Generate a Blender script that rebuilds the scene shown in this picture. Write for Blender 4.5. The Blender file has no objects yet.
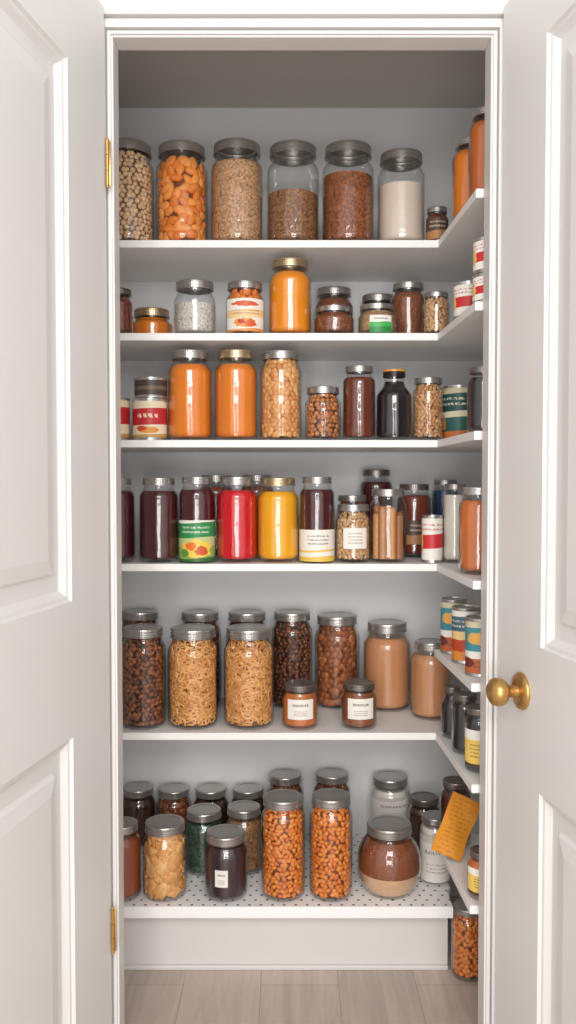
import bpy, bmesh, math, random
import numpy as np
from mathutils import Vector, Matrix
random.seed(7); np.random.seed(7)
sc = bpy.context.scene
sc.view_settings.view_transform = 'Standard'
F=850.0; P=math.radians(1.95); HC=1.294

# ---------- measured-photo helpers (turn measurements into metres) ----------
def Zat(v,Y): return HC - Y*math.tan(math.atan((v-512)/F)+P)
def Kat(v,Y):
    b=(v-512)/F
    return Y/(math.cos(P)-b*math.sin(P))/F
def Xat(u,v,Y): return (u-288)*Kat(v,Y)

def lin(c):
    out=[]
    for x in c:
        x=x/255.0
        out.append(x/12.92 if x<=0.04045 else ((x+0.055)/1.055)**2.4)
    return (out[0],out[1],out[2],1.0)

# ---------- material helpers ----------
class NT:
    def __init__(s,name):
        s.mat=bpy.data.materials.new(name); s.mat.use_nodes=True
        s.t=s.mat.node_tree; s.t.nodes.clear()
        s.out=s.t.nodes.new('ShaderNodeOutputMaterial')
    def n(s,typ,**kw):
        nd=s.t.nodes.new(typ)
        for k,v in kw.items():
            if k in nd.inputs.keys(): nd.inputs[k].default_value=v
            else: setattr(nd,k,v)
        return nd
    def l(s,a,b): s.t.links.new(a,b)
    def m(s,op,a,b=None,c=None):
        nd=s.t.nodes.new('ShaderNodeMath'); nd.operation=op
        for i,x in enumerate((a,b,c)):
            if x is None: continue
            if isinstance(x,(int,float)): nd.inputs[i].default_value=x
            else: s.l(x,nd.inputs[i])
        return nd.outputs[0]
    def mix(s,fac,a,b):
        nd=s.t.nodes.new('ShaderNodeMix'); nd.data_type='RGBA'
        if isinstance(fac,(int,float)): nd.inputs[0].default_value=fac
        else: s.l(fac,nd.inputs[0])
        for i,x in ((6,a),(7,b)):
            if isinstance(x,tuple): nd.inputs[i].default_value=x
            else: s.l(x,nd.inputs[i])
        return nd.outputs[2]
    def pr(s,color=None,rough=0.5,metal=0.0,coat=0.0,spec=0.5):
        b=s.n('ShaderNodeBsdfPrincipled')
        b.inputs['Roughness'].default_value=rough
        b.inputs['Metallic'].default_value=metal
        b.inputs['Coat Weight'].default_value=coat
        b.inputs['Coat Roughness'].default_value=0.06
        b.inputs['Specular IOR Level'].default_value=spec
        if color is not None:
            if isinstance(color,tuple): b.inputs['Base Color'].default_value=color
            else: s.l(color,b.inputs['Base Color'])
        s.l(b.outputs[0],s.out.inputs[0])
        return b
    def bump(s,b,h,strength=0.3,dist=0.002):
        n=s.n('ShaderNodeBump'); n.inputs['Strength'].default_value=strength
        n.inputs['Distance'].default_value=dist
        s.l(h,n.inputs['Height']); s.l(n.outputs[0],b.inputs['Normal'])
    def obj(s): return s.n('ShaderNodeTexCoord').outputs['Object']

def paint_mat(name,c,rough=0.45,var=0.03):
    t=NT(name); o=t.obj()
    no=t.n('ShaderNodeTexNoise'); no.inputs['Scale'].default_value=3.0; t.l(o,no.inputs['Vector'])
    col=t.mix(no.outputs[0],lin(c),tuple(x*(1-var) for x in lin(c)[:3])+(1,))
    b=t.pr(col,rough)
    n2=t.n('ShaderNodeTexNoise'); n2.inputs['Scale'].default_value=220.0; t.l(o,n2.inputs['Vector'])
    t.bump(b,n2.outputs[0],0.06,0.001)
    return t.mat

def liquid_mat(name,c,var=0.12):
    t=NT(name); o=t.obj()
    no=t.n('ShaderNodeTexNoise'); no.inputs['Scale'].default_value=16.0; no.inputs['Detail'].default_value=5.0
    t.l(o,no.inputs['Vector'])
    L=lin(c)
    col=t.mix(no.outputs[0],tuple(x*(1-var) for x in L[:3])+(1,),tuple(min(1,x*(1+var)) for x in L[:3])+(1,))
    # shading put into the colour: edges darken by view angle, imitating translucent depth
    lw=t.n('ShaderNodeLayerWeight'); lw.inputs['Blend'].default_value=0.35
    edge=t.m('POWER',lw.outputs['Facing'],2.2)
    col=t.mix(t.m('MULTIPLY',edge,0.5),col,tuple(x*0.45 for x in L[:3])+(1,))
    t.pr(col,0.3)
    return t.mat

def grain_mat(name,c1,c2,scale=160.0,gap=0.45):
    t=NT(name); o=t.obj()
    v=t.n('ShaderNodeTexVoronoi'); v.inputs['Scale'].default_value=scale; t.l(o,v.inputs['Vector'])
    sep=t.n('ShaderNodeSeparateColor'); t.l(v.outputs['Color'],sep.inputs[0])
    col=t.mix(sep.outputs[0],lin(c1),lin(c2))
    d=t.m('MULTIPLY',v.outputs['Distance'],1.15)
    d=t.m('POWER',d,2.4); d=t.m('MINIMUM',d,1.0)
    dark=tuple(x*gap for x in lin(c2)[:3])+(1,)
    col=t.mix(d,col,dark)
    b=t.pr(col,0.55)
    inv=t.m('SUBTRACT',1.0,v.outputs['Distance'])
    t.bump(b,inv,0.6,0.002)
    return t.mat

def piece_mat(name,c1,c2,rough=0.45,gap=0.2):
    t=NT(name)
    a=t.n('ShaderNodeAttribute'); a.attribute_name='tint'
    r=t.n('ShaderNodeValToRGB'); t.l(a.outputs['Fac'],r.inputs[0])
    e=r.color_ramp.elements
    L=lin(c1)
    e[0].position=0.0; e[0].color=tuple(x*gap for x in L[:3])+(1,)  # core behind the pieces painted dark as the gap shadow
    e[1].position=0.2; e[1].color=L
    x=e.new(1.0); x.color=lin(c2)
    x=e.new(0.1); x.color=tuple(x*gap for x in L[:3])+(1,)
    o=t.obj(); no=t.n('ShaderNodeTexNoise'); no.inputs['Scale'].default_value=150.0; t.l(o,no.inputs['Vector'])
    sh=t.m('MULTIPLY_ADD',no.outputs[0],0.5,0.76)
    vm=t.n('ShaderNodeVectorMath',operation='SCALE'); t.l(r.outputs[0],vm.inputs[0]); t.l(sh,vm.inputs['Scale'])
    t.pr(vm.outputs[0],rough)
    return t.mat

def metal_mat(name,c,rough=0.32,ribs=True,metal=0.85):
    t=NT(name); o=t.obj()
    no=t.n('ShaderNodeTexNoise'); no.inputs['Scale'].default_value=40.0; t.l(o,no.inputs['Vector'])
    L=lin(c)
    col=t.mix(no.outputs[0],L,tuple(x*0.8 for x in L[:3])+(1,))
    b=t.pr(col,rough,metal=metal)
    if ribs:
        sx=t.n('ShaderNodeSeparateXYZ'); t.l(o,sx.inputs[0])
        at=t.m('ARCTAN2',sx.outputs[1],sx.outputs[0])
        w=t.m('SINE',t.m('MULTIPLY',at,60.0))
        t.bump(b,w,0.14,0.0005)
    return t.mat

def glass_mat():
    t=NT('clear_glass')
    tr=t.n('ShaderNodeBsdfTransparent'); 
    lw=t.n('ShaderNodeLayerWeight'); lw.inputs['Blend'].default_value=0.35
    tint=t.mix(t.m('POWER',lw.outputs['Facing'],2.6),(0.97,0.98,0.98,1),(0.30,0.34,0.34,1)); t.l(tint,tr.inputs['Color'])
    gl=t.n('ShaderNodeBsdfGlossy'); gl.inputs['Roughness'].default_value=0.07
    gl.inputs['Color'].default_value=(1,1,1,1)
    mx=t.n('ShaderNodeMixShader')
    fr=t.n('ShaderNodeFresnel'); fr.inputs['IOR'].default_value=1.5
    o=t.obj(); no=t.n('ShaderNodeTexNoise'); no.inputs['Scale'].default_value=22.0; t.l(o,no.inputs['Vector'])
    bp=t.n('ShaderNodeBump'); bp.inputs['Strength'].default_value=0.4; bp.inputs['Distance'].default_value=0.005
    t.l(no.outputs[0],bp.inputs['Height'])
    t.l(bp.outputs[0],gl.inputs['Normal']); t.l(bp.outputs[0],fr.inputs['Normal'])
    geo=t.n('ShaderNodeNewGeometry')
    fac=t.m('MULTIPLY',t.m('MULTIPLY',fr.outputs[0],1.6),t.m('SUBTRACT',1.0,t.m('MULTIPLY',geo.outputs['Backfacing'],0.9)))
    fac=t.m('MINIMUM',fac,0.7)
    t.l(fac,mx.inputs[0]); t.l(tr.outputs[0],mx.inputs[1]); t.l(gl.outputs[0],mx.inputs[2])
    t.l(mx.outputs[0],t.out.inputs[0])
    return t.mat

def label_mat(name,bands,blobs=(),text=None,tcol=(70,62,60)):
    t=NT(name)
    uv=t.n('ShaderNodeUVMap'); uv.uv_map='UVMap'
    s=t.n('ShaderNodeSeparateXYZ'); t.l(uv.outputs[0],s.inputs[0])
    U,V=s.outputs[0],s.outputs[1]
    r=t.n('ShaderNodeValToRGB'); r.color_ramp.interpolation='CONSTANT'
    wob=t.m('MULTIPLY_ADD',t.m('SINE',t.m('MULTIPLY',U,6.0)),0.02,V)
    t.l(wob,r.inputs[0])
    e=r.color_ramp.elements
    e[0].position=0; e[0].color=lin(bands[0][1])
    if len(bands)==1: e[1].color=lin(bands[0][1])
    else:
        e[1].position=bands[1][0]; e[1].color=lin(bands[1][1])
        for (p,c) in bands[2:]:
            x=e.new(p); x.color=lin(c)
    col=r.outputs[0]
    no=t.n('ShaderNodeTexNoise'); no.inputs['Scale'].default_value=9.0; t.l(uv.outputs[0],no.inputs['Vector'])
    for (cx,cy,rx,ry,c) in blobs:
        dx=t.m('DIVIDE',t.m('SUBTRACT',U,cx),rx); dy=t.m('DIVIDE',t.m('SUBTRACT',V,cy),ry)
        d=t.m('ADD',t.m('MULTIPLY',dx,dx),t.m('MULTIPLY',dy,dy))
        d=t.m('ADD',d,t.m('MULTIPLY_ADD',no.outputs[0],2.0,-1.0))
        col=t.mix(t.m('LESS_THAN',d,1.0),col,lin(c))
    for (v0,v1,rows,wd) in (text or ()):
        vv=t.m('MULTIPLY',t.m('SUBTRACT',V,v0),rows/(v1-v0))
        fl=t.m('FLOOR',vv); fr=t.m('FRACT',vv)
        cb=t.n('ShaderNodeCombineXYZ'); t.l(t.m('MULTIPLY',U,16.0+rows*8),cb.inputs[0]); t.l(t.m('MULTIPLY',fl,7.3),cb.inputs[1]); t.l(t.m('MULTIPLY',fr,1.4),cb.inputs[2])
        n2=t.n('ShaderNodeTexNoise'); n2.inputs['Scale'].default_value=1.6; n2.inputs['Detail'].default_value=1.0; t.l(cb.outputs[0],n2.inputs['Vector'])
        k=t.m('GREATER_THAN',n2.outputs[0],0.47)
        k=t.m('MULTIPLY',k,t.m('GREATER_THAN',fr,0.3)); k=t.m('MULTIPLY',k,t.m('LESS_THAN',fr,0.72))
        k=t.m('MULTIPLY',k,t.m('GREATER_THAN',V,v0)); k=t.m('MULTIPLY',k,t.m('LESS_THAN',V,v1))
        k=t.m('MULTIPLY',k,t.m('LESS_THAN',t.m('ABSOLUTE',t.m('SUBTRACT',U,0.5)),wd))
        col=t.mix(t.m('MULTIPLY',k,0.8),col,lin(tcol))
    t.pr(col,0.45)
    return t.mat

# ---------- mesh helpers ----------
def link(o): sc.collection.objects.link(o); return o
def finish(me,smooth=True,ang=38):
    if smooth:
        me.polygons.foreach_set('use_smooth',[True]*len(me.polygons))
        me.set_sharp_from_angle(angle=math.radians(ang))
    me.update()
def lathe_mesh(name,prof,segs=40,mat=None,ang=38):
    vs=[];rings=[];fs=[]
    for (r,z) in prof:
        if r<1e-6:
            rings.append([len(vs)]); vs.append((0,0,z))
        else:
            k=len(vs); rings.append([k+i for i in range(segs)])
            for i in range(segs):
                a=2*math.pi*i/segs; vs.append((r*math.cos(a),r*math.sin(a),z))
    for A,B in zip(rings[:-1],rings[1:]):
        for i in range(segs):
            j=(i+1)%segs
            if len(A)==1 and len(B)==1: continue
            if len(A)==1: fs.append((A[0],B[j],B[i]))
            elif len(B)==1: fs.append((A[i],A[j],B[0]))
            else: fs.append((A[i],A[j],B[j],B[i]))
    me=bpy.data.meshes.new(name); me.from_pydata(vs,[],fs); finish(me,True,ang)
    if mat: me.materials.append(mat)
    return me
def bm_obj(name,bm,mat=None,smooth=False):
    bmesh.ops.recalc_face_normals(bm,faces=bm.faces)
    me=bpy.data.meshes.new(name); bm.to_mesh(me); bm.free()
    if mat: me.materials.append(mat)
    if smooth: finish(me)
    return link(bpy.data.objects.new(name,me))
def add_box(bm,x0,x1,y0,y1,z0,z1,bev=0.0):
    g=bmesh.ops.create_cube(bm,size=1.0)
    for v in g['verts']:
        v.co=Vector(((x0+x1)/2+v.co.x*(x1-x0),(y0+y1)/2+v.co.y*(y1-y0),(z0+z1)/2+v.co.z*(z1-z0)))
    if bev>0:
        es=list({e for v in g['verts'] for e in v.link_edges})
        bmesh.ops.bevel(bm,geom=es,offset=bev,segments=2,affect='EDGES',profile=0.5)
def box_obj(name,dims,mat,bev=0.0,kind=None):
    bm=bmesh.new(); add_box(bm,*dims,bev=bev)
    o=bm_obj(name,bm,mat)
    if kind: o['kind']=kind
    return o

# ---------- materials ----------
M_wall=paint_mat('closet_wall_paint',(228,229,230),0.6)
M_ceil=paint_mat('closet_ceiling_paint',(206,200,194),0.7)
M_white=paint_mat('white_trim_paint',(222,219,216),0.4,0.02)
M_door=paint_mat('white_door_paint',(224,222,220),0.4,0.02)
M_shelf=paint_mat('white_shelf_paint',(243,242,240),0.45,0.02)
M_glass=glass_mat()
M_lid={'grey':metal_mat('grey_metal_lid',(198,194,190),0.28),
       'gold':metal_mat('gold_metal_lid',(208,186,152),0.3),
       'dark':metal_mat('dark_metal_lid',(150,143,138),0.32),
       'silver':metal_mat('silver_metal_lid',(215,213,210),0.28)}
def black_plastic():
    t=NT('black_plastic_cap'); o=t.obj(); no=t.n('ShaderNodeTexNoise'); t.l(o,no.inputs['Vector'])
    t.pr(t.mix(no.outputs[0],lin((24,22,22)),lin((38,34,32))),0.35); return t.mat
M_lid['black']=black_plastic()
M_brass=metal_mat('brushed_brass',(206,164,100),0.33,False)
M_tin=metal_mat('tin_metal',(205,205,202),0.3,False)
M_amber=liquid_mat('amber_cap_band',(225,150,50))

def floor_material():
    t=NT('light_wood_floor'); geo=t.n('ShaderNodeNewGeometry')
    mp=t.n('ShaderNodeMapping'); mp.inputs['Rotation'].default_value=(0,0,math.radians(90)); mp.inputs['Location'].default_value=(0.2,0.07,0); t.l(geo.outputs['Position'],mp.inputs[0])
    br=t.n('ShaderNodeTexBrick'); br.inputs['Scale'].default_value=1.0
    br.inputs['Brick Width'].default_value=1.3; br.inputs['Row Height'].default_value=0.20
    br.inputs['Mortar Size'].default_value=0.0010; br.inputs['Color1'].default_value=lin((204,188,176)); br.inputs['Color2'].default_value=lin((190,174,163))
    br.inputs['Mortar'].default_value=lin((158,143,133)); t.l(mp.outputs[0],br.inputs[0])
    m2=t.n('ShaderNodeMapping'); m2.inputs['Scale'].default_value=(22,2.0,1); t.l(geo.outputs['Position'],m2.inputs[0])
    no=t.n('ShaderNodeTexNoise'); no.inputs['Scale'].default_value=1.4; no.inputs['Detail'].default_value=6; no.inputs['Distortion'].default_value=1.1; t.l(m2.outputs[0],no.inputs['Vector'])
    sh=t.m('MULTIPLY_ADD',no.outputs[0],0.55,0.68)
    vm=t.n('ShaderNodeVectorMath',operation='SCALE'); t.l(br.outputs[0],vm.inputs[0]); t.l(sh,vm.inputs['Scale'])
    t.pr(vm.outputs[0],0.45)
    return t.mat
M_floor=floor_material()
def perforated():
    t=NT('perforated_white_shelf'); geo=t.n('ShaderNodeNewGeometry')
    s=t.n('ShaderNodeSeparateXYZ'); t.l(geo.outputs['Position'],s.inputs[0])
    p=0.030; q=0.026
    fy=t.m('DIVIDE',s.outputs[1],q); row=t.m('FLOOR',fy)
    off=t.m('MULTIPLY',t.m('MODULO',row,2.0),0.5)
    fx=t.m('ADD',t.m('DIVIDE',t.m('ADD',s.outputs[0],10.0),p),off)
    dx=t.m('MULTIPLY',t.m('SUBTRACT',t.m('FRACT',fx),0.5),p); dy=t.m('MULTIPLY',t.m('SUBTRACT',t.m('FRACT',fy),0.5),q)
    d=t.m('SQRT',t.m('ADD',t.m('MULTIPLY',dx,dx),t.m('MULTIPLY',dy,dy)))
    sn=t.n('ShaderNodeSeparateXYZ'); t.l(geo.outputs['Normal'],sn.inputs[0])
    k=t.m('MULTIPLY',t.m('LESS_THAN',d,0.0036),t.m('GREATER_THAN',sn.outputs[2],0.5))
    t.pr(t.mix(k,lin((252,251,250)),lin((52,46,44))),0.4)
    return t.mat
M_perf=perforated()

# ---------- room shell ----------
XL,XR=-0.3615,0.42; YF=1.80; YB=1.84; BACK=2.62; LW=-0.56; RW=0.62
ZH=Zat(50,1.84); ZC=Zat(108,BACK)
def struct(name,dims,mat,bev=0): return box_obj(name,dims,mat,bev,'structure')
struct('floor',(-2.2,2.2,-2.2,BACK+0.1,-0.05,0.0),M_floor)
struct('wall_back',(LW-0.06,RW+0.06,BACK,BACK+0.06,0,ZC+0.06),M_wall)
struct('wall_left',(LW-0.06,LW,YB,BACK,0,ZC),M_wall)
struct('wall_right',(RW,RW+0.06,YB,BACK,0,ZC),M_wall)
struct('ceiling',(LW-0.06,RW+0.06,YB,BACK,ZC,ZC+0.06),M_ceil)
bm=bmesh.new()
add_box(bm,-2.2,XL-0.012,YF,YB,0,2.7); add_box(bm,XR+0.012,2.2,YF,YB,0,2.7); add_box(bm,XL-0.012,XR+0.012,YF,YB,ZH+0.012,2.7)
o=bm_obj('wall_front',bm,M_white); o['kind']='structure'
bm=bmesh.new()
add_box(bm,XL-0.012,XL,YF-0.012,YB+0.003,0,ZH+0.012,0.0015); add_box(bm,XR,XR+0.012,YF-0.012,YB+0.003,0,ZH+0.012,0.0015)
add_box(bm,XL,XR,YF-0.012,YB+0.003,ZH,ZH+0.012,0.0015)
o=bm_obj('trim_1',bm,M_white); o['kind']='structure'
def casing(name,a,b,vertical,outsign):
    # stepped moulding: bead, quirk, cove, quirk, back-band
    prof=[(0.004,0.018),(0.0105,0.018),(0.0115,0.006),(0.0145,0.006),(0.0155,0.022),(0.024,0.025),(0.032,0.023),(0.034,0.010),(0.037,0.010),(0.039,0.028),(0.066,0.031),(0.071,0.027),(0.074,0.010),(0.075,0.0)]
    bm=bmesh.new(); pts=[(0.004,0.0)]+prof
    A=[];B=[]
    for (w,d) in pts:
        if vertical:
            x=(XL-w) if outsign<0 else (XR+w)
            A.append(bm.verts.new((x,YF-d,a))); B.append(bm.verts.new((x,YF-d,ZH+w)))
        else:
            A.append(bm.verts.new((XL-w,YF-d,ZH+w))); B.append(bm.verts.new((XR+w,YF-d,ZH+w)))
    for i in range(len(pts)):
        j=(i+1)%len(pts); bm.faces.new((A[i],A[j],B[j],B[i]))
    bm.faces.new(A); bm.faces.new(B)
    o=bm_obj(name,bm,M_white); o['kind']='structure'
casing('trim_2',0,0,True,-1); casing('trim_3',0,0,True,1); casing('trim_4',0,0,False,1)

# ---------- doors ----------
def door(name,org,dr,nr,W,H,T,sc_,zc_,mat):
    bm=bmesh.new(); dr=Vector(dr).normalized(); nr=Vector(nr).normalized()
    def pt(s,n,z): return dr*s+nr*n+Vector((0,0,z))
    def quad(pp): bm.faces.new([bm.verts.new(p) for p in pp])
    rings=[(0,0),(0.004,-0.006),(0.010,-0.007),(0.022,-0.017),(0.030,-0.0175),(0.052,-0.0175),(0.058,-0.010),(0.085,-0.005)]
    for side in (0,1):
        def q(s,d,z): return pt(s,d if side==0 else -T-d,z)
        for i in range(len(sc_)-1):
            for j in range(len(zc_)-1):
                s0,s1,z0,z1=sc_[i],sc_[i+1],zc_[j],zc_[j+1]
                if i==1 and j in (1,3):
                    for (a,da),(b,db) in zip(rings[:-1],rings[1:]):
                        o=[(s0+a,z0+a),(s1-a,z0+a),(s1-a,z1-a),(s0+a,z1-a)]; n=[(s0+b,z0+b),(s1-b,z0+b),(s1-b,z1-b),(s0+b,z1-b)]
                        for k in range(4):
                            l=(k+1)%4
                            quad([q(o[k][0],da,o[k][1]),q(o[l][0],da,o[l][1]),q(n[l][0],db,n[l][1]),q(n[k][0],db,n[k][1])])
                    a,da=rings[-1]
                    quad([q(s0+a,da,z0+a),q(s1-a,da,z0+a),q(s1-a,da,z1-a),q(s0+a,da,z1-a)])
                else: quad([q(s0,0,z0),q(s1,0,z0),q(s1,0,z1),q(s0,0,z1)])
    for j in range(len(zc_)-1):
        for s in (0,W): quad([pt(s,0,zc_[j]),pt(s,0,zc_[j+1]),pt(s,-T,zc_[j+1]),pt(s,-T,zc_[j])])
    for i in range(len(sc_)-1):
        for z in (zc_[0],zc_[-1]): quad([pt(sc_[i],0,z),pt(sc_[i+1],0,z),pt(sc_[i+1],-T,z),pt(sc_[i],-T,z)])
    bmesh.ops.remove_doubles(bm,verts=bm.verts,dist=1e-5)
    o=bm_obj(name,bm,mat); o.location=org; o['kind']='structure'; return o
DT=Zat(12,1.765)
H1=(Xat(107,500,1.76),1.764,0.008)
d1=door('door_1',H1,(-0.178,-0.984,0),(0.984,-0.178,0),0.76,DT,0.036,[0,0.175,0.60,0.76],[0,0.2,Zat(740,1.6),Zat(605,1.6),Zat(64,1.6),DT],M_door)
H2=(Xat(500,500,1.76),1.764,0.008)
d2=door('door_2',H2,(0.178,-0.984,0),(-0.984,-0.178,0),0.76,DT,0.036,[0,0.187,0.60,0.76],[0,0.2,Zat(797,1.585),Zat(652,1.585),Zat(38,1.585),DT],M_door)
for v in (165,928):
    zc=Zat(v,1.77)
    bm=bmesh.new()
    for k in range(3):
        m=Matrix.Translation((0,0,(k-1)*0.031))
        bmesh.ops.create_cone(bm,cap_ends=True,segments=20,radius1=0.0036,radius2=0.0036,depth=0.030,matrix=m)
    for s in (-1,1): bmesh.ops.create_uvsphere(bm,u_segments=12,v_segments=8,radius=0.0032,matrix=Matrix.Translation((0,0,s*0.048)))
    add_box(bm,0.000,0.0065,0.002,0.0042,-0.045,0.045,0.0006)
    o=bm_obj('hinge',bm,M_brass,True); o.parent=d1
    o.location=(0.006,-0.0055,zc-0.008); o['label']='small brass butt hinge'
def place_axis(o,loc,axis):
    o.rotation_mode='QUATERNION'; o.rotation_quaternion=Vector((0,0,1)).rotation_difference(Vector(axis).normalized()); o.location=loc
kt=0.112; kd=Vector((0.178,-0.984,0)).normalized(); kn=Vector((-0.984,-0.178,0)).normalized()
kz=Zat(690,1.66)
rose=[(0,0),(0.036,0),(0.037,0.003),(0.034,0.008),(0.020,0.012),(0.0,0.012)]
stem=[(0.0,0.008),(0.013,0.008),(0.0115,0.018),(0.012,0.030),(0.016,0.034),(0.0,0.036)]
ball=[(0,0.030),(0.014,0.031),(0.023,0.037),(0.0275,0.045),(0.028,0.053),(0.025,0.062),(0.017,0.068),(0.008,0.0705),(0,0.071)]
for nm,pf in (('knob_rose',rose),('knob_stem',stem),('doorknob',ball)):
    me=lathe_mesh(nm,pf,48,M_brass,50); o=link(bpy.data.objects.new(nm,me)); o.parent=d2
    place_axis(o,kd*kt+Vector((0,0,kz-0.008)),kn); o['label']='brushed brass round knob part'

# ---------- shelves ----------
SF=2.24; T=0.019
ZS={1:Zat(240,SF),2:Zat(333,SF),3:Zat(440,SF),4:Zat(564,SF),5:Zat(733,SF),6:Zat(907,2.16),45:Zat(652,2.2),57:Zat(840,2.2)}
def slab(name,poly,z,mat,label,t=T):
    bm=bmesh.new(); a=[bm.verts.new((x,y,z)) for x,y in poly]; b=[bm.verts.new((x,y,z-t)) for x,y in poly]
    bm.faces.new(a); bm.faces.new(b[::-1])
    for i in range(len(poly)):
        j=(i+1)%len(poly); bm.faces.new((a[i],a[j],b[j],b[i]))
    bmesh.ops.recalc_face_normals(bm,faces=bm.faces)
    bmesh.ops.bevel(bm,geom=list(bm.edges),offset=0.0012,segments=2,affect='EDGES')
    o=bm_obj(name,bm,mat); o['label']=label; o['category']='shelf'; o['group']='white pantry shelves'; return o
for k in (1,2,3,4,5):
    slab('shelf_board',[(LW,BACK),(LW,SF),(0.392,SF),(0.405,YB+0.012),(RW,YB+0.012),(RW,BACK)],ZS[k],M_shelf,'white painted corner shelf wrapping along the side wall')
slab('shelf_board',[(LW,BACK),(LW,2.16),(0.427,2.16),(0.427,2.25),(0.44,2.27),(0.44,BACK)],ZS[6],M_perf,'white perforated bottom shelf with rows of small holes',0.03)
for k in (45,57):
    slab('side_shelf_board',[(0.388,2.24),(0.403,YB+0.012),(RW,YB+0.012),(RW,2.24)],ZS[k],M_shelf,'short white side shelf between the main shelves')
bm=bmesh.new(); add_box(bm,LW,0.426,2.225,2.243,0,ZS[6]-0.030,0.0015); add_box(bm,LW,0.426,2.215,2.225,0,0.012,0.003)
o=bm_obj('baseboard_back',bm,M_white); o['kind']='structure'

# ---------- jars ----------
def make_radius(shape,R,zt,lr):
    if shape=='mason':
        sh=min(0.62*R,zt*0.32); zs=zt-sh; br=0.26*R; nk=lr*0.92
        def f(z):
            if z<br: 
                q=1-z/br; return R-br*0.8*(1-math.sqrt(max(0,1-q*q)))
            if z<zs: return R
            q=min(1,(z-zs)/(sh*0.80)); return nk+(R-nk)*(0.5+0.5*math.cos(math.pi*q**1.2))
        return f
    if shape=='belly':
        def f(z):
            t=z/zt; return max(lr*0.95,R*math.sqrt(max(0.0,1-abs((t-0.46)/0.64)**2.1)))
        return f
    if shape=='bottle':
        def f(z):
            t=z/zt
            if t<0.05: return R*(0.88+0.12*math.sin(t/0.05*math.pi/2))
            if t<0.68: return R
            q=min(1,(t-0.68)/0.24); return lr*0.9+(R-lr*0.9)*(0.5+0.5*math.cos(math.pi*q))
        return f

_ico={}
def base_piece(kind):
    if kind in _ico: return _ico[kind]
    bm=bmesh.new()
    if kind=='noodle':
        segs=11; n=5; vs=[]
        for i in range(segs+1):
            u=-1+2*i/segs; c=Vector((u,0.0,0.22*math.sin(u*4.4)))
            tg=Vector((1,0,0.22*4.4*math.cos(u*4.4))).normalized(); nn=Vector((-tg.z,0,tg.x))
            for k in range(n):
                b=2*math.pi*k/n; vs.append(c+nn*(0.095*math.cos(b))+Vector((0,1,0))*0.095*math.sin(b))
        bv=[bm.verts.new(v) for v in vs]
        for i in range(segs):
            for k in range(n):
                l=(k+1)%n; bm.faces.new((bv[i*n+k],bv[i*n+l],bv[(i+1)*n+l],bv[(i+1)*n+k]))
        bm.faces.new(bv[:n]); bm.faces.new(bv[-n:])
    elif kind=='chip':
        g=bmesh.ops.create_cube(bm,size=1.0)
        for v in bm.verts: v.co=Vector((v.co.x*1.1*(0.7+0.6*(v.co.z+.5)),v.co.y*0.30,v.co.z*0.85))
        bmesh.ops.bevel(bm,geom=list(bm.edges),offset=0.06,segments=1,affect='EDGES')
    else:
        bmesh.ops.create_icosphere(bm,subdivisions=2 if kind in('chunk','apricot') else 1,radius=1.0)
        D={'round':(0.52,0.52,0.5),'almond':(0.72,0.34,0.42),'chunk':(0.62,0.36,0.5),'apricot':(0.72,0.34,0.44),'bean':(0.6,0.38,0.4)}[kind]
        for v in bm.verts:
            c=v.co.copy(); k=1.0
            if kind in('chunk',): k=1+0.16*math.sin(c.x*5+c.z*3)+0.1*math.cos(c.z*6-c.y*4)
            v.co=Vector((c.x*D[0]*k,c.y*D[1]*k,c.z*D[2]*k))
            if kind=='apricot': v.co.z*=(1-0.35*c.x); v.co.y+=0.08*math.sin(c.x*3)
            if kind=='bean': v.co.z-=0.25*(v.co.x/0.6)**2
    bmesh.ops.triangulate(bm,faces=bm.faces); bmesh.ops.recalc_face_normals(bm,faces=bm.faces)
    bm.verts.index_update()
    V=np.array([v.co[:] for v in bm.verts]); Fc=np.array([[v.index for v in f.verts] for f in bm.faces]); bm.free()
    _ico[kind]=(V,Fc); return V,Fc
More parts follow.
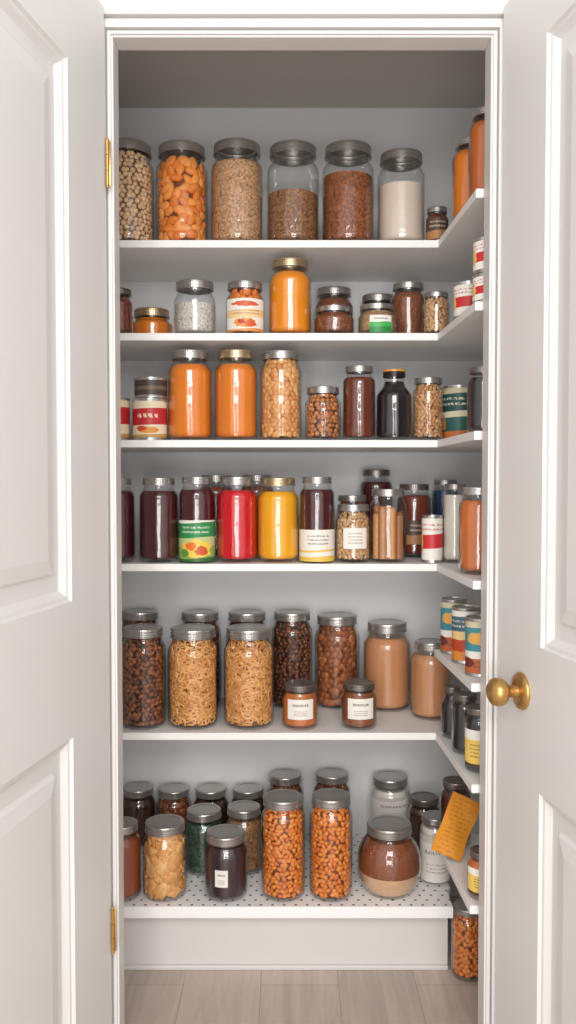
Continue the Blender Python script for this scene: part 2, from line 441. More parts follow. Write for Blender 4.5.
def pieces_mesh(name,kind,size,rf,z0,z1,mat,sxy=0.945):
    V,Fc=base_piece(kind); AV=[];AF=[];AT=[]; off=0
    nd=kind=='noodle'
    dep={'round':0.5,'almond':0.36,'chunk':0.42,'apricot':0.36,'bean':0.4,'noodle':0.12,'chip':0.26}[kind]
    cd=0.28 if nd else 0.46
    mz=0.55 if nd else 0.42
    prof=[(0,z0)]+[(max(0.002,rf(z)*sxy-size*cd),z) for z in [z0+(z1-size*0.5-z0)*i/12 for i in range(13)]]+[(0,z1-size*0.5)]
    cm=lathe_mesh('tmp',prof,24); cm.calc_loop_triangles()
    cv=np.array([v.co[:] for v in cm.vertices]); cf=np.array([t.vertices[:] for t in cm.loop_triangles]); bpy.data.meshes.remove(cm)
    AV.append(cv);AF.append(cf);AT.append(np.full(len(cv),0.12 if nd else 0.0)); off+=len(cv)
    step=size*{'round':0.9,'almond':0.8,'chunk':0.84,'apricot':0.88,'bean':0.82,'noodle':0.48,'chip':0.72}[kind]
    rows=max(1,int((z1-z0-size*0.4)/(step*(0.66 if nd else 0.8))))
    P_=[]
    for i in range(rows+1):
        z=z0+size*mz+(z1-z0-size*mz*1.9)*i/max(1,rows)
        rr=rf(z)*sxy-size*dep
        n=max(3,int(2*math.pi*rr/step))
        for k in range(n):
            a=2*math.pi*(k+0.5*(i%2)+random.uniform(-.25,.25))/n
            P_.append((a,rr-random.uniform(0,size*0.14),z+random.uniform(-.14,.14)*size))
    rt=rf(z1)*sxy-size*0.5
    ntop=int((rt/size)**2*(8 if nd else 3.2))
    for k in range(ntop):
        P_.append((random.uniform(0,6.283),rt*math.sqrt(random.random()),z1-size*0.42+random.uniform(-.1,.15)*size))
    for (a,r,z) in P_:
        er=np.array([math.cos(a),math.sin(a),0]); et=np.array([-math.sin(a),math.cos(a),0]); ez=np.array([0,0,1.0])
        ph=random.uniform(0,6.283)
        if nd: ph=random.choice((0,math.pi))+random.uniform(-.95,.95)
        A=math.cos(ph)*et+math.sin(ph)*ez; C=np.cross(A,er)
        th=random.uniform(-.28,.28)*(0.15 if nd else 1); A2=A*math.cos(th)+er*math.sin(th); B2=er*math.cos(th)-A*math.sin(th)
        s=size*random.uniform(0.88,1.08)
        if nd:
            loc=(V[:,0:1]*np.array([[math.cos(ph),math.sin(ph)]])+V[:,2:3]*np.array([[-math.sin(ph),math.cos(ph)]]))*s
            ang=a+loc[:,0]/max(r,0.01); rad=r+V[:,1]*s
            zz_=np.clip(z+loc[:,1],z0+0.002,z1)
            lim=np.array([rf(q)*0.965 for q in zz_]); rad=np.minimum(rad,lim)
            pts=np.stack([rad*np.cos(ang),rad*np.sin(ang),zz_],axis=1)
        else:
            pts=er*r+ez*z+(V[:,0:1]*A2+V[:,1:2]*B2+V[:,2:3]*C)*s
            rad=np.sqrt(pts[:,0]**2+pts[:,1]**2)
            lim=np.array([rf(min(max(q,z0),z1))*0.965 for q in (pts[:,2].min(),pts[:,2].max())]).min(); k=np.minimum(1,lim/np.maximum(rad,1e-6))
            pts[:,0]*=k; pts[:,1]*=k
            pts[:,2]=np.maximum(pts[:,2],z0*0.7)
        AV.append(pts); AF.append(Fc+off); AT.append(np.full(len(pts),random.uniform(0.2,1.0))); off+=len(pts)
    AV=np.concatenate(AV).astype(np.float32);AF=np.concatenate(AF).astype(np.int32);AT=np.concatenate(AT).astype(np.float32)
    me=bpy.data.meshes.new(name); me.vertices.add(len(AV)); me.vertices.foreach_set('co',AV.ravel())
    me.loops.add(len(AF)*3); me.loops.foreach_set('vertex_index',AF.ravel())
    me.polygons.add(len(AF)); me.polygons.foreach_set('loop_start',np.arange(0,len(AF)*3,3,dtype=np.int32))
    me.update(calc_edges=True)
    if kind!='chip': me.polygons.foreach_set('use_smooth',[True]*len(AF))
    at=me.attributes.new('tint','FLOAT','POINT'); at.data.foreach_set('value',AT)
    me.materials.append(mat); me.update(); return me
def sticks_mesh(name,R,z0,z1,mat):
    bm=bmesh.new()
    lay=bm.verts.layers.float.new('tint')
    for ring,(rr,n) in enumerate(((R*0.72,8),(R*0.2,3))):
        for k in range(n):
            a=2*math.pi*(k+.25)/n+random.uniform(-.05,.05); h=(z1-z0)*random.uniform(0.80,1.0); rad=R*0.25*random.uniform(.88,1.03)
            m=Matrix.Translation((rr*math.cos(a),rr*math.sin(a),z0+h/2))@Matrix.Rotation(random.uniform(-.03,.03),4,'X')
            tv=random.uniform(.2,1)
            g=bmesh.ops.create_cone(bm,cap_ends=True,segments=12,radius1=rad,radius2=rad,depth=h,matrix=m)
            for v in g['verts']: v[lay]=tv
            m2=Matrix.Translation((rr*math.cos(a),rr*math.sin(a),z0+h))@Matrix.Diagonal((1,1,0.5,1))
            g=bmesh.ops.create_uvsphere(bm,u_segments=12,v_segments=8,radius=rad,matrix=m2)
            for v in g['verts']: v[lay]=tv
    me=bpy.data.meshes.new(name); bm.to_mesh(me); bm.free(); finish(me); me.materials.append(mat); return me

LQ={}; 
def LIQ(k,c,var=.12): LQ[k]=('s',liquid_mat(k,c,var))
def GR(k,c1,c2,s=160,g=.45): LQ[k]=('s',grain_mat(k,c1,c2,s,g))
def PC(k,kind,size,c1,c2,r=.45): LQ[k]=('p',kind,size,piece_mat(k,c1,c2,r))
LIQ('orange_puree',(242,146,22)); LIQ('apricot_puree',(232,130,36)); LIQ('dark_orange_sauce',(200,106,44)); LIQ('burgundy_preserve',(74,18,24),.4)
LIQ('red_sauce',(210,10,28)); LIQ('yellow_sauce',(248,172,14)); LIQ('dark_red_sauce',(116,46,28),.4); LIQ('black_syrup',(26,22,28),.3)
LIQ('peach_powder',(206,144,100),.1); LIQ('white_flour',(220,202,188),.06); LIQ('plum_jam',(56,32,40),.3); LIQ('red_brown_sauce',(146,66,32),.3); LIQ('blue_preserve',(54,78,110),.3)
LIQ('dark_brown_sauce',(108,48,26),.4)
LIQ('cream_powder',(226,218,206),.06); LIQ('tomato_sauce',(208,112,48),.2); LIQ('amber_spread',(200,112,50),.2); LIQ('brown_spread',(140,80,48),.25); LIQ('light_tan_powder',(222,180,142),.1)
GR('tan_lentils',(224,178,136),(192,142,102),170); GR('brown_lentils',(176,122,80),(128,84,52),170); GR('red_lentils',(178,104,60),(132,72,38),170)
GR('white_rice',(238,232,222),(212,204,192),260); GR('mixed_seeds',(150,104,66),(206,170,130),190); GR('green_herbs',(80,112,84),(40,64,52),130); GR('brown_spice',(168,96,52),(118,62,32),200)
GR('tan_seeds',(190,142,92),(134,90,54),170); GR('dark_beans_fine',(104,58,36),(60,34,24),110); GR('layered_cocoa',(160,88,48),(134,70,38),300,.75)
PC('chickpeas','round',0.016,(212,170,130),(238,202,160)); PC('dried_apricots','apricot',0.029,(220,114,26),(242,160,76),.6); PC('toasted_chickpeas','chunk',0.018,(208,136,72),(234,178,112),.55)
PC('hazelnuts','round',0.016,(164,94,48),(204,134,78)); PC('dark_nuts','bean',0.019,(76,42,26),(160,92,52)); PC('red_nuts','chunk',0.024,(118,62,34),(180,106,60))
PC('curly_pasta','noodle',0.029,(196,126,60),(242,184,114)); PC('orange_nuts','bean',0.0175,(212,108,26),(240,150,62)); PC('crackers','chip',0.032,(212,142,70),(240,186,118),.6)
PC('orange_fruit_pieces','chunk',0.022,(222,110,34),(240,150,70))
PC('small_nuts','almond',0.015,(190,142,96),(220,178,132)); PC('tan_bits','almond',0.014,(178,120,72),(216,166,116)); PC('black_beans','bean',0.018,(70,40,28),(136,78,46)); PC('cinnamon','almond',0.02,(166,106,60),(206,146,92))

LB={}
W=(240,235,226)
LB['red_cream']=label_mat('red_cream_label',[(0,(226,150,80)),(.08,W),(.42,(240,206,150)),(.66,W)],[(.5,.26,.26,.14,(236,160,70)),(.60,.24,.14,.11,(216,94,44)),(.40,.30,.08,.08,(198,60,42)),(.5,.84,.3,.08,(214,96,60))],[(.5,.68,2,.34)],(160,90,70))
LB['red_script']=label_mat('red_script_label',[(0,(196,150,90)),(.08,(236,220,190)),(.34,(190,42,46)),(.80,(232,216,186))],[(.52,.20,.10,.09,(222,150,60)),(.44,.24,.05,.07,(200,80,50))],[(.46,.72,1,.10)],(246,226,190))
LB['green_fruit']=label_mat('green_fruit_label',[(0,(60,110,56)),(.08,(150,176,96)),(.36,(196,206,140)),(.58,(52,140,78)),(.94,W)],[(.52,.30,.28,.22,(244,206,80)),(.62,.26,.12,.11,(210,90,46)),(.42,.38,.1,.1,(236,120,50)),(.3,.2,.09,.1,(90,150,60))],[(.66,.88,2,.26)],(235,240,230))
LB['white_yellow']=label_mat('white_yellow_label',[(0,(236,196,90)),(.16,W),(.30,(236,196,90)),(.36,W)],[],[(.5,.86,3,.2)])
LB['oval_white']=label_mat('white_seed_label',[(0,W)],[],[(.2,.8,4,.3)],(130,112,96))
LB['white_text']=label_mat('white_text_label',[(0,W)],[],[(.55,.85,1,.3),(.15,.45,3,.25)])
LB['green']=label_mat('green_label',[(0,(50,140,70)),(.35,(70,180,90)),(.62,W)],[],[(.68,.92,1,.3)])
LB['plain_bronze']=label_mat('plain_bronze_label',[(0,(72,60,52)),(.35,(112,96,82)),(.6,(72,60,52))])
LB['teal_can']=label_mat('teal_label',[(0,(190,100,60)),(.3,W),(.44,(70,140,155)),(.9,(210,200,170))],[(.5,.68,.2,.13,(226,170,90)),(.3,.2,.1,.1,(120,50,40))],[(.1,.26,2,.4)])
LB['orange_can']=label_mat('orange_label',[(0,(225,140,60)),(.35,(238,205,140)),(.6,(70,105,120)),(.9,W)],[(.4,.3,.2,.12,(190,70,40))],[(.64,.84,2,.4)],(225,220,205))
LB['white_red_can']=label_mat('white_red_label',[(0,W),(.28,(205,50,56)),(.62,W)],[(.26,.46,.05,.3,(236,200,120))],[(.68,.9,2,.4)],(200,70,70))
LB['dark_teal_can']=label_mat('dark_teal_label',[(0,(214,120,50)),(.14,(40,96,92)),(.42,(224,214,180)),(.54,(34,78,80)),(.9,(200,190,160))],[(.26,.28,.06,.14,(226,150,60)),(.2,.24,.04,.1,(90,150,70))],[(.62,.84,2,.45)],(226,220,190))
LB['yellow']=label_mat('yellow_label',[(0,(80,66,56)),(.12,(236,200,100)),(.75,W)],[],[(.25,.65,4,.3)])
LB['grey_print']=label_mat('grey_print_label',[(0,(230,224,218)),(.86,(206,198,192))],[],[(.18,.42,3,.22),(.55,.74,1,.26)],(150,138,140))
LB['dark_small']=label_mat('dark_small_label',[(0,(180,130,80)),(.4,(84,64,54))],[],[(.5,.9,2,.3)],(214,196,170))

def label_obj(name,R,z0,z1,arc,mat,rot):
    n=28; vs=[];fs=[];uvs=[]
    for i in range(n+1):
        a=-math.pi/2-arc/2+arc*i/n+rot
        for z,v in ((z0,0),(z1,1)): vs.append((R*math.cos(a),R*math.sin(a),z)); uvs.append((i/n,v))
    for i in range(n): fs.append((2*i,2*i+2,2*i+3,2*i+1))
    me=bpy.data.meshes.new(name); me.from_pydata(vs,[],fs); uvl=me.uv_layers.new(name='UVMap')
    for lp in me.loops: uvl.data[lp.index].uv=uvs[lp.vertex_index]
    finish(me); me.materials.append(mat); return me
def part(parent,name,me,label=None):
    o=link(bpy.data.objects.new(name,me)); o.parent=parent
    if label: o['label']=label
    return o
def root(kind,label,cat,grp,loc,rot=0):
    e=bpy.data.objects.new(kind,None); e.empty_display_size=0.03; link(e); e.location=loc; e.rotation_euler=(0,0,rot)
    e['label']=label; e['category']=cat; e['group']=grp; return e
def lid_mesh(lr,lh,mat):
    pf=[(0,lh-.0016),(lr*.74,lh-.0016),(lr*.78,lh),(lr*.93,lh),(lr*.985,lh*.95),(lr,lh*.88),(lr,lh*.76),(lr*.965,lh*.71),(lr*.965,lh*.64),(lr,lh*.59),(lr,lh*.46),(lr*.975,lh*.42),(lr*.975,lh*.34),(lr,lh*.30),(lr,lh*.20),(lr*.97,lh*.17),(lr*.97,lh*.12),(lr*1.02,lh*.08),(lr*1.02,0),(lr*.93,0)]
    return lathe_mesh('lid',pf[::-1],48,mat,28)
NARROW=('orange_puree','apricot_puree','burgundy_preserve','red_sauce','yellow_sauce','red_brown_sauce','dark_brown_sauce','dark_orange_sauce','peach_powder','tomato_sauce')
def jar(X,Y,z,R,H,cont,fill=1.0,lid='grey',lab=None,desc='glass jar',grp='',shape='mason',lidr=None,lidh=None,labz=(.08,.6),arc=2.6,layers=None):
    e=root('glass_jar',desc,'jar',grp,(X,Y,z),0)
    if lidr is None: lidr=0.83 if cont in NARROW else 0.89
    lr=R*lidr; lh=lidh if lidh else min(max(0.38*R,0.014),0.027)
    zt=H-lh; rf=make_radius(shape,R,zt,lr)
    zz=[zt*i/40 for i in range(41)]
    prof=[(0,0.004),(rf(0)*0.7,0.004),(rf(0)*0.86,0)]+[(rf(q),q) for q in zz]+[(min(lr*0.94,rf(zt)),zt+lh*0.5)]
    if shape=='bottle': prof[-1]=(rf(zt),zt+lh*.5)
    part(e,'glass_body',lathe_mesh('glass_body',prof,44,M_glass,60))
    part(e,'cap' if lid=='black' else 'lid',lid_mesh(lr,lh,M_lid[lid])).location=(0,0,zt)
    if shape=='bottle' and lid=='black':
        r0=lr*0.80; part(e,'cap_band',lathe_mesh('cap_band',[(r0,H-0.003),(lr*1.04,H-0.0045),(lr*1.04,H+0.0005),(r0,H+0.0012)],36,M_amber),'amber cap band')
    z0=0.010; z1=z0+(zt-z0)*fill-0.001
    if cont in NARROW or (cont and LQ[cont][0]=='s' and fill>=1 and not layers): z1=z0+(zt-z0)*0.92
    def solid(mat,a,b,s=0.945):
        n=24; q=[a+(b-a)*i/n for i in range(n+1)]
        rb=min(0.2*R,(b-a)*.3)
        def rr(t):
            r=rf(t)*s
            if t-a<rb and a<0.012: 
                k=1-(t-a)/rb; r=min(r,R*s-rb*0.7*(1-math.sqrt(max(0,1-k*k))))
            return r
        return lathe_mesh('contents',[(0,a)]+[(rr(t),t) for t in q]+[(0,b)],40,mat,50)
    if layers:
        for (k,a,b) in layers: part(e,'contents',solid(LQ[k][1],z0+(z1-z0)*a,z0+(z1-z0)*b),k.replace('_',' '))
    elif cont:
        c=LQ[cont]
        if cont=='cinnamon': part(e,'contents',sticks_mesh('contents',R*0.89,z0,z0+(zt-0.72*R)*fill,c[3]))
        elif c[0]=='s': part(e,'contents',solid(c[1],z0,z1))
        else: 
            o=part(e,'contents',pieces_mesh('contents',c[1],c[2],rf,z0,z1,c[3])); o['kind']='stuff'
    if lab:
        part(e,'label_sticker',label_obj('label_sticker',R*1.006+0.0004,zt*labz[0],zt*labz[1],arc,LB[lab],random.uniform(-.15,.15)))
    return e
def can(X,Y,z,R,H,lab,desc,grp):
    e=root('tin_can',desc,'can',grp,(X,Y,z))
    pf=[(0,0.003),(R*.9,0.003),(R*.93,0),(R*1.0,0.001),(R*1.0,0.004),(R*.965,0.007)]
    n=10
    for i in range(n+1):
        t=0.009+(H-0.018)*i/n; pf.append((R*.965,t))
    pf+=[(R*.965,H-0.007),(R*1.0,H-0.004),(R*1.0,H-0.001),(R*.95,H),(R*.92,H-0.003),(R*.7,H-0.003),(R*.68,H-0.0022),(0,H-0.0022)]
    part(e,'can_body',lathe_mesh('can_body',pf,44,M_tin,30))
    part(e,'label_sticker',label_obj('label_sticker',R*.965+0.0008,0.008,H-0.008,6.2,LB[lab],0))
    return e

G={1:'containers on the top shelf',2:'containers on the second shelf',3:'containers on the third shelf',4:'containers on the fourth shelf',5:'containers on the fifth shelf',6:'containers on the perforated bottom shelf',45:'cans on the short side shelf',57:'containers on the low side shelf'}
def put(s,u,w,vt,place,cont,lid='grey',desc='',typ='jar',zb=None,**kw):
    z=ZS[s] if zb is None else zb; fr=(2.252 if s!=6 else 2.172)
    Y=place if isinstance(place,float) else None
    if Y is None:
        Y=fr
        for _ in range(3):
            R=w/2*Kat(vt+40,Y); Y=(fr+R) if place=='f' else BACK-0.008-R
    vb=vt+40
    R=w/2*Kat(vb,Y); X=Xat(u,vb,Y)
    Yt=Y-R*0.8 if vt<470 else Y+R*0.7
    H=Zat(vt,Yt)-z
    if typ=='can': can(X,Y,z+0.0004,R,H,kw['lab'],desc,G[s]); return z+0.0004+H
    jar(X,Y,z+0.0004,R,H,cont,lid=lid,desc=desc,grp=G[s],**kw)
def side(s,X,Y,R,vt,cont,lid='grey',desc='',typ='jar',z=None,H=None,**kw):
    z=ZS[s]+0.0004 if z is None else z
    if H is None: H=Zat(vt,Y-R*0.8 if vt<470 else Y+R*.7)-z
    if typ=='can': return can(X,Y,z,R,H,kw['lab'],desc,G[s])
    return jar(X,Y,z,R,H,cont,lid=lid,desc=desc,grp=G[s],**kw)

# shelf 1
put(1,128,52,138,'f','chickpeas',desc='tall clear glass jar of pale chickpeas with grey metal lid')
put(1,182,52,140,'f','dried_apricots',desc='tall glass jar of bright orange dried apricots with grey lid',fill=.92)
put(1,237,52,138,'f','tan_lentils',desc='tall glass jar of tan lentils filled near the top',fill=.88)
put(1,293,52,140,'f','brown_lentils',desc='tall clear glass jar half full of brown lentils',fill=.56)
put(1,348,52,140,'f','red_lentils',desc='tall clear glass jar of reddish lentils with empty space above',fill=.76)
put(1,401,47,148,'f','white_flour',desc='tall clear glass jar of pale flour with empty space above',fill=.70)
put(1,437,22,206,2.30,'dark_red_sauce',desc='small dark spice jar with printed label',lab='dark_small',labz=(.15,.8))
side(1,.444,2.085,.046,135,'apricot_puree',lid='silver',desc='tall glass jar of orange sauce on the side shelf')
side(1,.456,1.955,.046,104,'dark_orange_sauce',lid='silver',desc='tall glass jar of brownish orange sauce by the door jamb')
# shelf 2
put(2,117,32,287,'f','dark_red_sauce',lid='dark',desc='dark red sauce jar at the end of the shelf')
put(2,152,42,307,2.42,'apricot_puree',lid='gold',desc='short wide jar of orange puree with gold lid')
put(2,195,42,279,'f','white_rice',desc='clear glass jar of white rice with grey lid',fill=.66)
put(2,245,39,280,'f','orange_fruit_pieces',lid='grey',desc='glass jar of orange pieces with cream and orange fruit label',lab='red_cream',labz=(.06,.76),arc=2.3)
put(2,290,43,257,'f','orange_puree',lid='gold',desc='large jar of bright orange puree with gold lid')
put(2,334,38,286,'b','brown_spice',lid='grey',desc='brown spice jar standing behind a shorter one')
put(2,334,40,305,'f','brown_spice',lid='grey',desc='short jar of ground brown spice',lidh=.014)
put(2,378,36,293,'b','mixed_seeds',desc='seed jar standing behind a shorter one')
put(2,377,38,303,'f','mixed_seeds',desc='short jar of seeds with a green and white label',lab='green',labz=(.05,.72),arc=1.2,lidh=.014)
put(2,408,34,281,2.43,'brown_spice',desc='tall jar of reddish brown ground spice')
put(2,436,27,291,'f','small_nuts',desc='narrow jar of small pale nuts')
side(2,.436,2.07,.036,281,None,typ='can',lab='white_red_can',desc='white and red labelled tin can on the side shelf')
side(2,.449,1.90,.040,272,None,typ='can',lab='white_red_can',desc='red and white tin can under another can')
hz=Zat(272,1.90-.032)
side(2,.449,1.90,.039,236,None,typ='can',lab='white_red_can',desc='white and red tin can stacked on another can',z=hz+.0004)
# shelf 3
put(3,113,34,397,'f',None,typ='can',lab='red_script',desc='red and cream labelled tin can at the shelf end')
ztop=put(3,150,35,398,'f',None,typ='can',lab='red_script',desc='tin can with red script and cream food label')
put(3,151,33,377,2.300,None,typ='can',lab='plain_bronze',zb=ztop,desc='short dark metal can stacked on a red labelled can')
put(3,190,44,349,'f','apricot_puree',desc='tall smooth jar of orange puree with grey lid')
put(3,236,43,349,'f','apricot_puree',lid='gold',desc='tall smooth jar of orange puree with gold lid')
put(3,281,42,350,'f','toasted_chickpeas',desc='tall glass jar of irregular golden tan nuggets')
put(3,323,36,386,'f','hazelnuts',desc='short glass jar of brown hazelnuts')
put(3,359,33,365,'f','dark_brown_sauce',desc='jar of dark brown sauce with grey lid')
put(3,394,36,369,'f','black_syrup',lid='black',shape='bottle',lidr=.62,lidh=.018,desc='dark syrup jar with small black and amber cap')
put(3,428,31,377,'f','tan_bits',lid='grey',desc='slim glass jar packed with light brown bits')
put(3,459,33,385,2.30,None,typ='can',lab='dark_teal_can',desc='tin can with dark teal green and orange label')
side(3,.448,1.96,.036,366,'black_syrup',lid='dark',desc='dark jar beside the door jamb')
# shelf 4
put(4,116,38,478,'f','burgundy_preserve',lid='grey',desc='tall jar of dark burgundy preserve at the shelf end')
put(4,159,39,478,'f','burgundy_preserve',desc='tall jar of dark burgundy preserve')
put(4,197,36,477,'f','burgundy_preserve',desc='tall burgundy jar with green and yellow fruit label',lab='green_fruit',labz=(.02,.54),arc=3.1)
put(4,237,41,477,'f','red_sauce',desc='tall jar of vivid red sauce')
put(4,278,42,478,'f','yellow_sauce',lid='gold',desc='tall jar of vivid yellow sauce with gold lid')
put(4,317,35,477,'f','burgundy_preserve',desc='tall burgundy jar with white and yellow text label',lab='white_yellow',labz=(.02,.42),arc=3.1)
put(4,216,36,475,'b','red_brown_sauce',desc='dark jar standing behind the front row')
put(4,257,34,475,'b','brown_spice',desc='brown jar standing behind the front row')
put(4,353,35,504,'f','small_nuts',desc='short jar of tan seeds with white label',lab='oval_white',labz=(.28,.68),arc=1.4)
put(4,352,32,495,2.44,'dark_nuts',desc='dark jar behind the seed jar')
put(4,376,33,470,2.56,'burgundy_preserve',lid='dark',desc='tall dark jar at the back of the shelf')
put(4,388,37,489,'f','cinnamon',lid='grey',desc='glass jar packed with wide tan cinnamon sticks')
put(4,414,33,484,2.46,'dark_red_sauce',lid='dark',desc='dark red sauce jar with dark lid',lab='dark_small',labz=(.2,.55),arc=1.2)
put(4,432,21,515,2.285,None,typ='can',lab='white_red_can',desc='small red and white labelled can')
put(4,445,26,480,2.53,'blue_preserve',lid='grey',desc='dark blue jar at the back corner')
side(4,.449,2.285,.032,484,'cream_powder',lid='grey',desc='jar of pale cream powder in the shelf corner')
side(4,.449,2.00,.046,487,'tomato_sauce',lid='silver',desc='wide jar of orange sauce on the side shelf')
# side shelf between 4 and 5
side(45,.430,2.195,.034,597,None,typ='can',lab='teal_can',desc='tin can with teal and orange label')
side(45,.437,2.08,.034,605,None,typ='can',lab='orange_can',desc='tin can with orange and blue label')
side(45,.444,1.94,.037,615,None,typ='can',lab='teal_can',desc='tin can with teal and orange label by the jamb')
# shelf 5
put(5,143,45,624,'f','dark_nuts',desc='tall glass jar of dark brown nuts with grey lid')
put(5,193,50,624,'f','curly_pasta',desc='tall glass jar of tan curly pasta with grey lid')
put(5,249,50,624,'f','curly_pasta',desc='tall glass jar of tan curly pasta with grey lid')
put(5,140,42,608,2.52,'dark_nuts',desc='jar of dark nuts standing behind another')
put(5,200,42,609,2.52,'black_beans',desc='jar of dark beans standing behind the pasta')
put(5,247,42,609,2.52,'black_beans',desc='jar of dark beans standing behind the pasta')
put(5,292,41,609,2.53,'black_beans',desc='tall jar of glossy dark beans')
put(5,337,45,612,2.53,'red_nuts',desc='tall jar of reddish brown nuts')
put(5,387,47,619,2.50,'peach_powder',desc='tall jar of peach coloured powder')
put(5,431,40,638,2.40,'peach_powder',desc='shorter jar of peach coloured powder beside the corner')
put(5,300,36,680,'f','amber_spread',lid='dark',desc='short amber jar with white text label and dark lid',lab='white_text',labz=(.3,.82),arc=1.5,lidh=.016)
put(5,359,36,679,'f','brown_spread',lid='dark',desc='short brown jar with white text label and dark lid',lab='white_text',labz=(.3,.82),arc=1.5,lidh=.016)
side(5,.431,2.21,.030,684,'black_syrup',lid='dark',desc='black sauce jar with narrow neck on the side shelf',shape='bottle',lidr=.7,lidh=.014)
side(5,.437,2.08,.032,691,'black_syrup',lid='dark',desc='black sauce jar on the side shelf',)
side(5,.443,1.95,.033,704,'black_syrup',lid='dark',desc='black jar with yellow and white label',lab='yellow',labz=(.1,.75),arc=3)
# shelf 6
put(6,122,38,817,'f','red_brown_sauce',lid='grey',desc='red brown sauce jar at the end of the shelf')
put(6,165,44,815,'f','crackers',desc='glass jar of flat golden crackers')
put(6,226,43,825,'f','plum_jam',lid='grey',desc='jar of dark plum jam with small white label',lab='white_text',labz=(.3,.6),arc=0.6)
put(6,204,38,804,2.375,'green_herbs',desc='glass jar of dried green herbs')
put(6,244,37,801,2.375,'tan_seeds',desc='glass jar of brown seeds')
put(6,283,44,790,'f','orange_nuts',desc='tall glass jar of orange roasted nuts')
put(6,331,43,789,'f','orange_nuts',desc='tall glass jar of orange roasted nuts')
put(6,389,64,814,'f','layered_cocoa',lid='grey',shape='belly',lidr=.69,lidh=.024,desc='round bellied jar with layered cocoa and cream powder',layers=[('light_tan_powder',0,.33),('layered_cocoa',.33,.92)])
put(6,435,30,811,2.315,'cream_powder',lid='grey',desc='jar wrapped in pale printed label',lab='grey_print',labz=(.05,.82),arc=3.6)
put(6,138,35,782,'b','dark_beans_fine',desc='dark jar in the back row of the bottom shelf')
put(6,174,35,783,'b','red_nuts',desc='jar of red brown nuts in the back row')
put(6,211,35,783,'b','dark_beans_fine',desc='dark jar in the back row of the bottom shelf')
put(6,248,35,783,'b','dark_beans_fine',desc='dark jar in the back row of the bottom shelf')
put(6,285,37,769,'b','dark_nuts',desc='tall dark nut jar in the back row')
put(6,332,37,768,'b','dark_nuts',desc='tall dark nut jar in the back row')
put(6,390,39,771,'b','cream_powder',desc='pale jar with grey printed label in the back row',lab='grey_print',labz=(.45,.86),arc=3.0)
put(6,424,32,792,2.46,'dark_beans_fine',lid='dark',desc='dark jar beside the pale labelled jar')
# low side shelf
side(57,.436,2.185,.040,776,'burgundy_preserve',lid='dark',desc='dark wine red jar on the low side shelf')
side(57,.441,1.90,.034,845,'tomato_sauce',lid='dark',desc='orange jar with yellow label on the low side shelf',lab='yellow',labz=(.15,.8),arc=3)
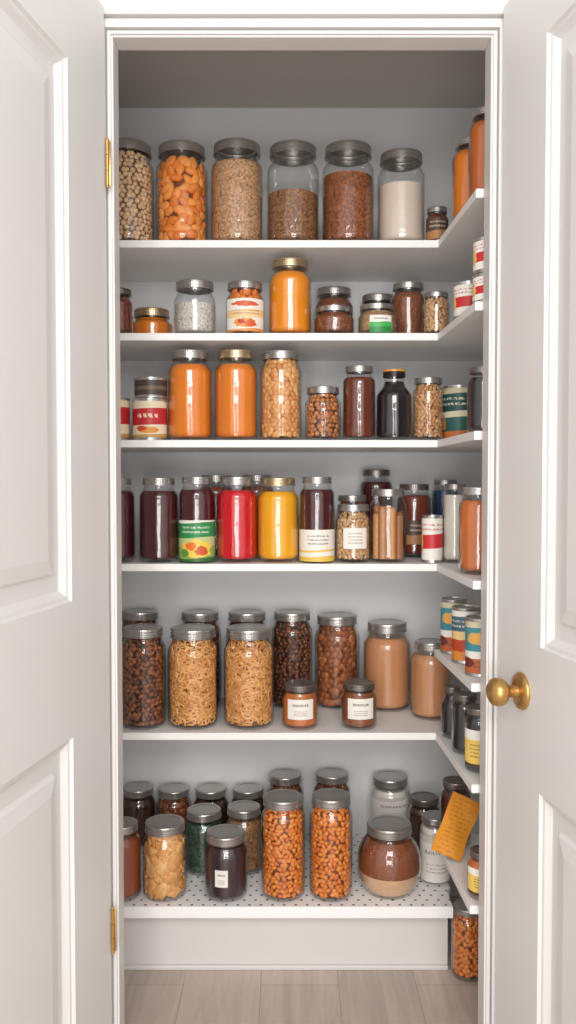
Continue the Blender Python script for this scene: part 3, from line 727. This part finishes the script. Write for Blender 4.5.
# floor jar
jar(.472,2.195,0.0004,.042,Zat(900,2.22),'orange_nuts',desc='glass jar of orange nuts standing on the wooden floor',grp='jar on the floor')
def packet():
    t=NT('yellow_packet_paper'); o=t.obj()
    no=t.n('ShaderNodeTexNoise'); no.inputs['Scale'].default_value=45.0; no.inputs['Detail'].default_value=6; t.l(o,no.inputs['Vector'])
    s=t.n('ShaderNodeSeparateXYZ'); t.l(o,s.inputs[0])
    fr=t.m('FRACT',t.m('MULTIPLY',s.outputs[2],95.0))
    n2=t.n('ShaderNodeTexNoise'); n2.inputs['Scale'].default_value=190.0; t.l(o,n2.inputs['Vector'])
    ink=t.m('MULTIPLY',t.m('LESS_THAN',fr,0.4),t.m('GREATER_THAN',n2.outputs[0],0.5))
    ink=t.m('MULTIPLY',ink,t.m('LESS_THAN',t.m('ABSOLUTE',s.outputs[0]),0.028))
    c=t.mix(no.outputs[0],lin((234,160,48)),lin((214,134,34)))
    c=t.mix(t.m('MULTIPLY',ink,0.45),c,lin((150,84,24)))
    b=t.pr(c,0.6); t.bump(b,no.outputs[0],.5,.004)
    bm=bmesh.new(); w,h=0.082,0.150; nx,nz=10,16; front={};back={}
    for i in range(nx+1):
        for j in range(nz+1):
            a=i/nx;b_=j/nz; x=(a-.5)*w; z=b_*h
            wv=0.0025*math.sin(a*5+b_*7)+0.002*math.sin(b_*11-a*3)
            front[i,j]=bm.verts.new((x,-0.0006+wv,z)); back[i,j]=bm.verts.new((x,0.0006+wv,z))
    for i in range(nx):
        for j in range(nz):
            bm.faces.new((front[i,j],front[i+1,j],front[i+1,j+1],front[i,j+1])); bm.faces.new((back[i,j],back[i,j+1],back[i+1,j+1],back[i+1,j]))
    for i in range(nx):
        for j in (0,nz): bm.faces.new((front[i,j],back[i,j],back[i+1,j],front[i+1,j]))
    for j in range(nz):
        for i in (0,nx): bm.faces.new((front[i,j],front[i,j+1],back[i,j+1],back[i,j]))
    o=bm_obj('paper_tag',bm,t.mat,True)
    o['label']='thin golden yellow paper tag leaning against a dark jar'; o['category']='paper tag'
    o.rotation_euler=(math.radians(-10),math.radians(26),math.radians(8))
    bpy.context.view_layer.update()
    mz=min((o.matrix_world@v.co).z for v in o.data.vertices)
    o.location=(0.388,2.065,ZS[57]-mz+0.0005)
packet()

# ---------- light ----------
w=bpy.data.worlds.new('world'); sc.world=w; w.use_nodes=True
bg=w.node_tree.nodes['Background']; bg.inputs[0].default_value=(1.0,0.985,0.97,1); bg.inputs[1].default_value=0.78
def area(name,loc,tgt,sx,sy,en,col):
    l=bpy.data.lights.new(name,'AREA'); l.shape='RECTANGLE'; l.size=sx; l.size_y=sy; l.energy=en; l.color=col
    o=link(bpy.data.objects.new(name,l)); o.location=loc; o.rotation_euler=(Vector(tgt)-Vector(loc)).to_track_quat('-Z','Y').to_euler()
area('room_light',(0.1,-0.9,2.3),(0,2.3,1.1),1.3,0.9,41,(1,0.98,0.955))
area('low_room_light',(0,-1.0,0.9),(0,2.3,0.6),0.9,0.7,18,(1,0.985,0.97))
area('added_streak_light_left',(-0.5,-0.9,1.3),(0.05,2.3,1.2),0.22,1.9,10,(1,0.99,0.98))  # added unseen strip behind the camera, puts streak highlights on the glass
area('added_streak_light_right',(0.55,-0.9,1.3),(0.05,2.3,1.2),0.22,1.9,7,(1,0.99,0.98))  # added counterpart strip on the right for the same glass streaks

cam=bpy.data.cameras.new('camera'); co=link(bpy.data.objects.new('camera',cam))
cam.sensor_width=36; cam.sensor_fit='AUTO'; cam.lens=F/1024*36; cam.clip_start=0.02
co.location=(0,0,HC); co.rotation_euler=(math.radians(90)-P,0,0)
sc.camera=co
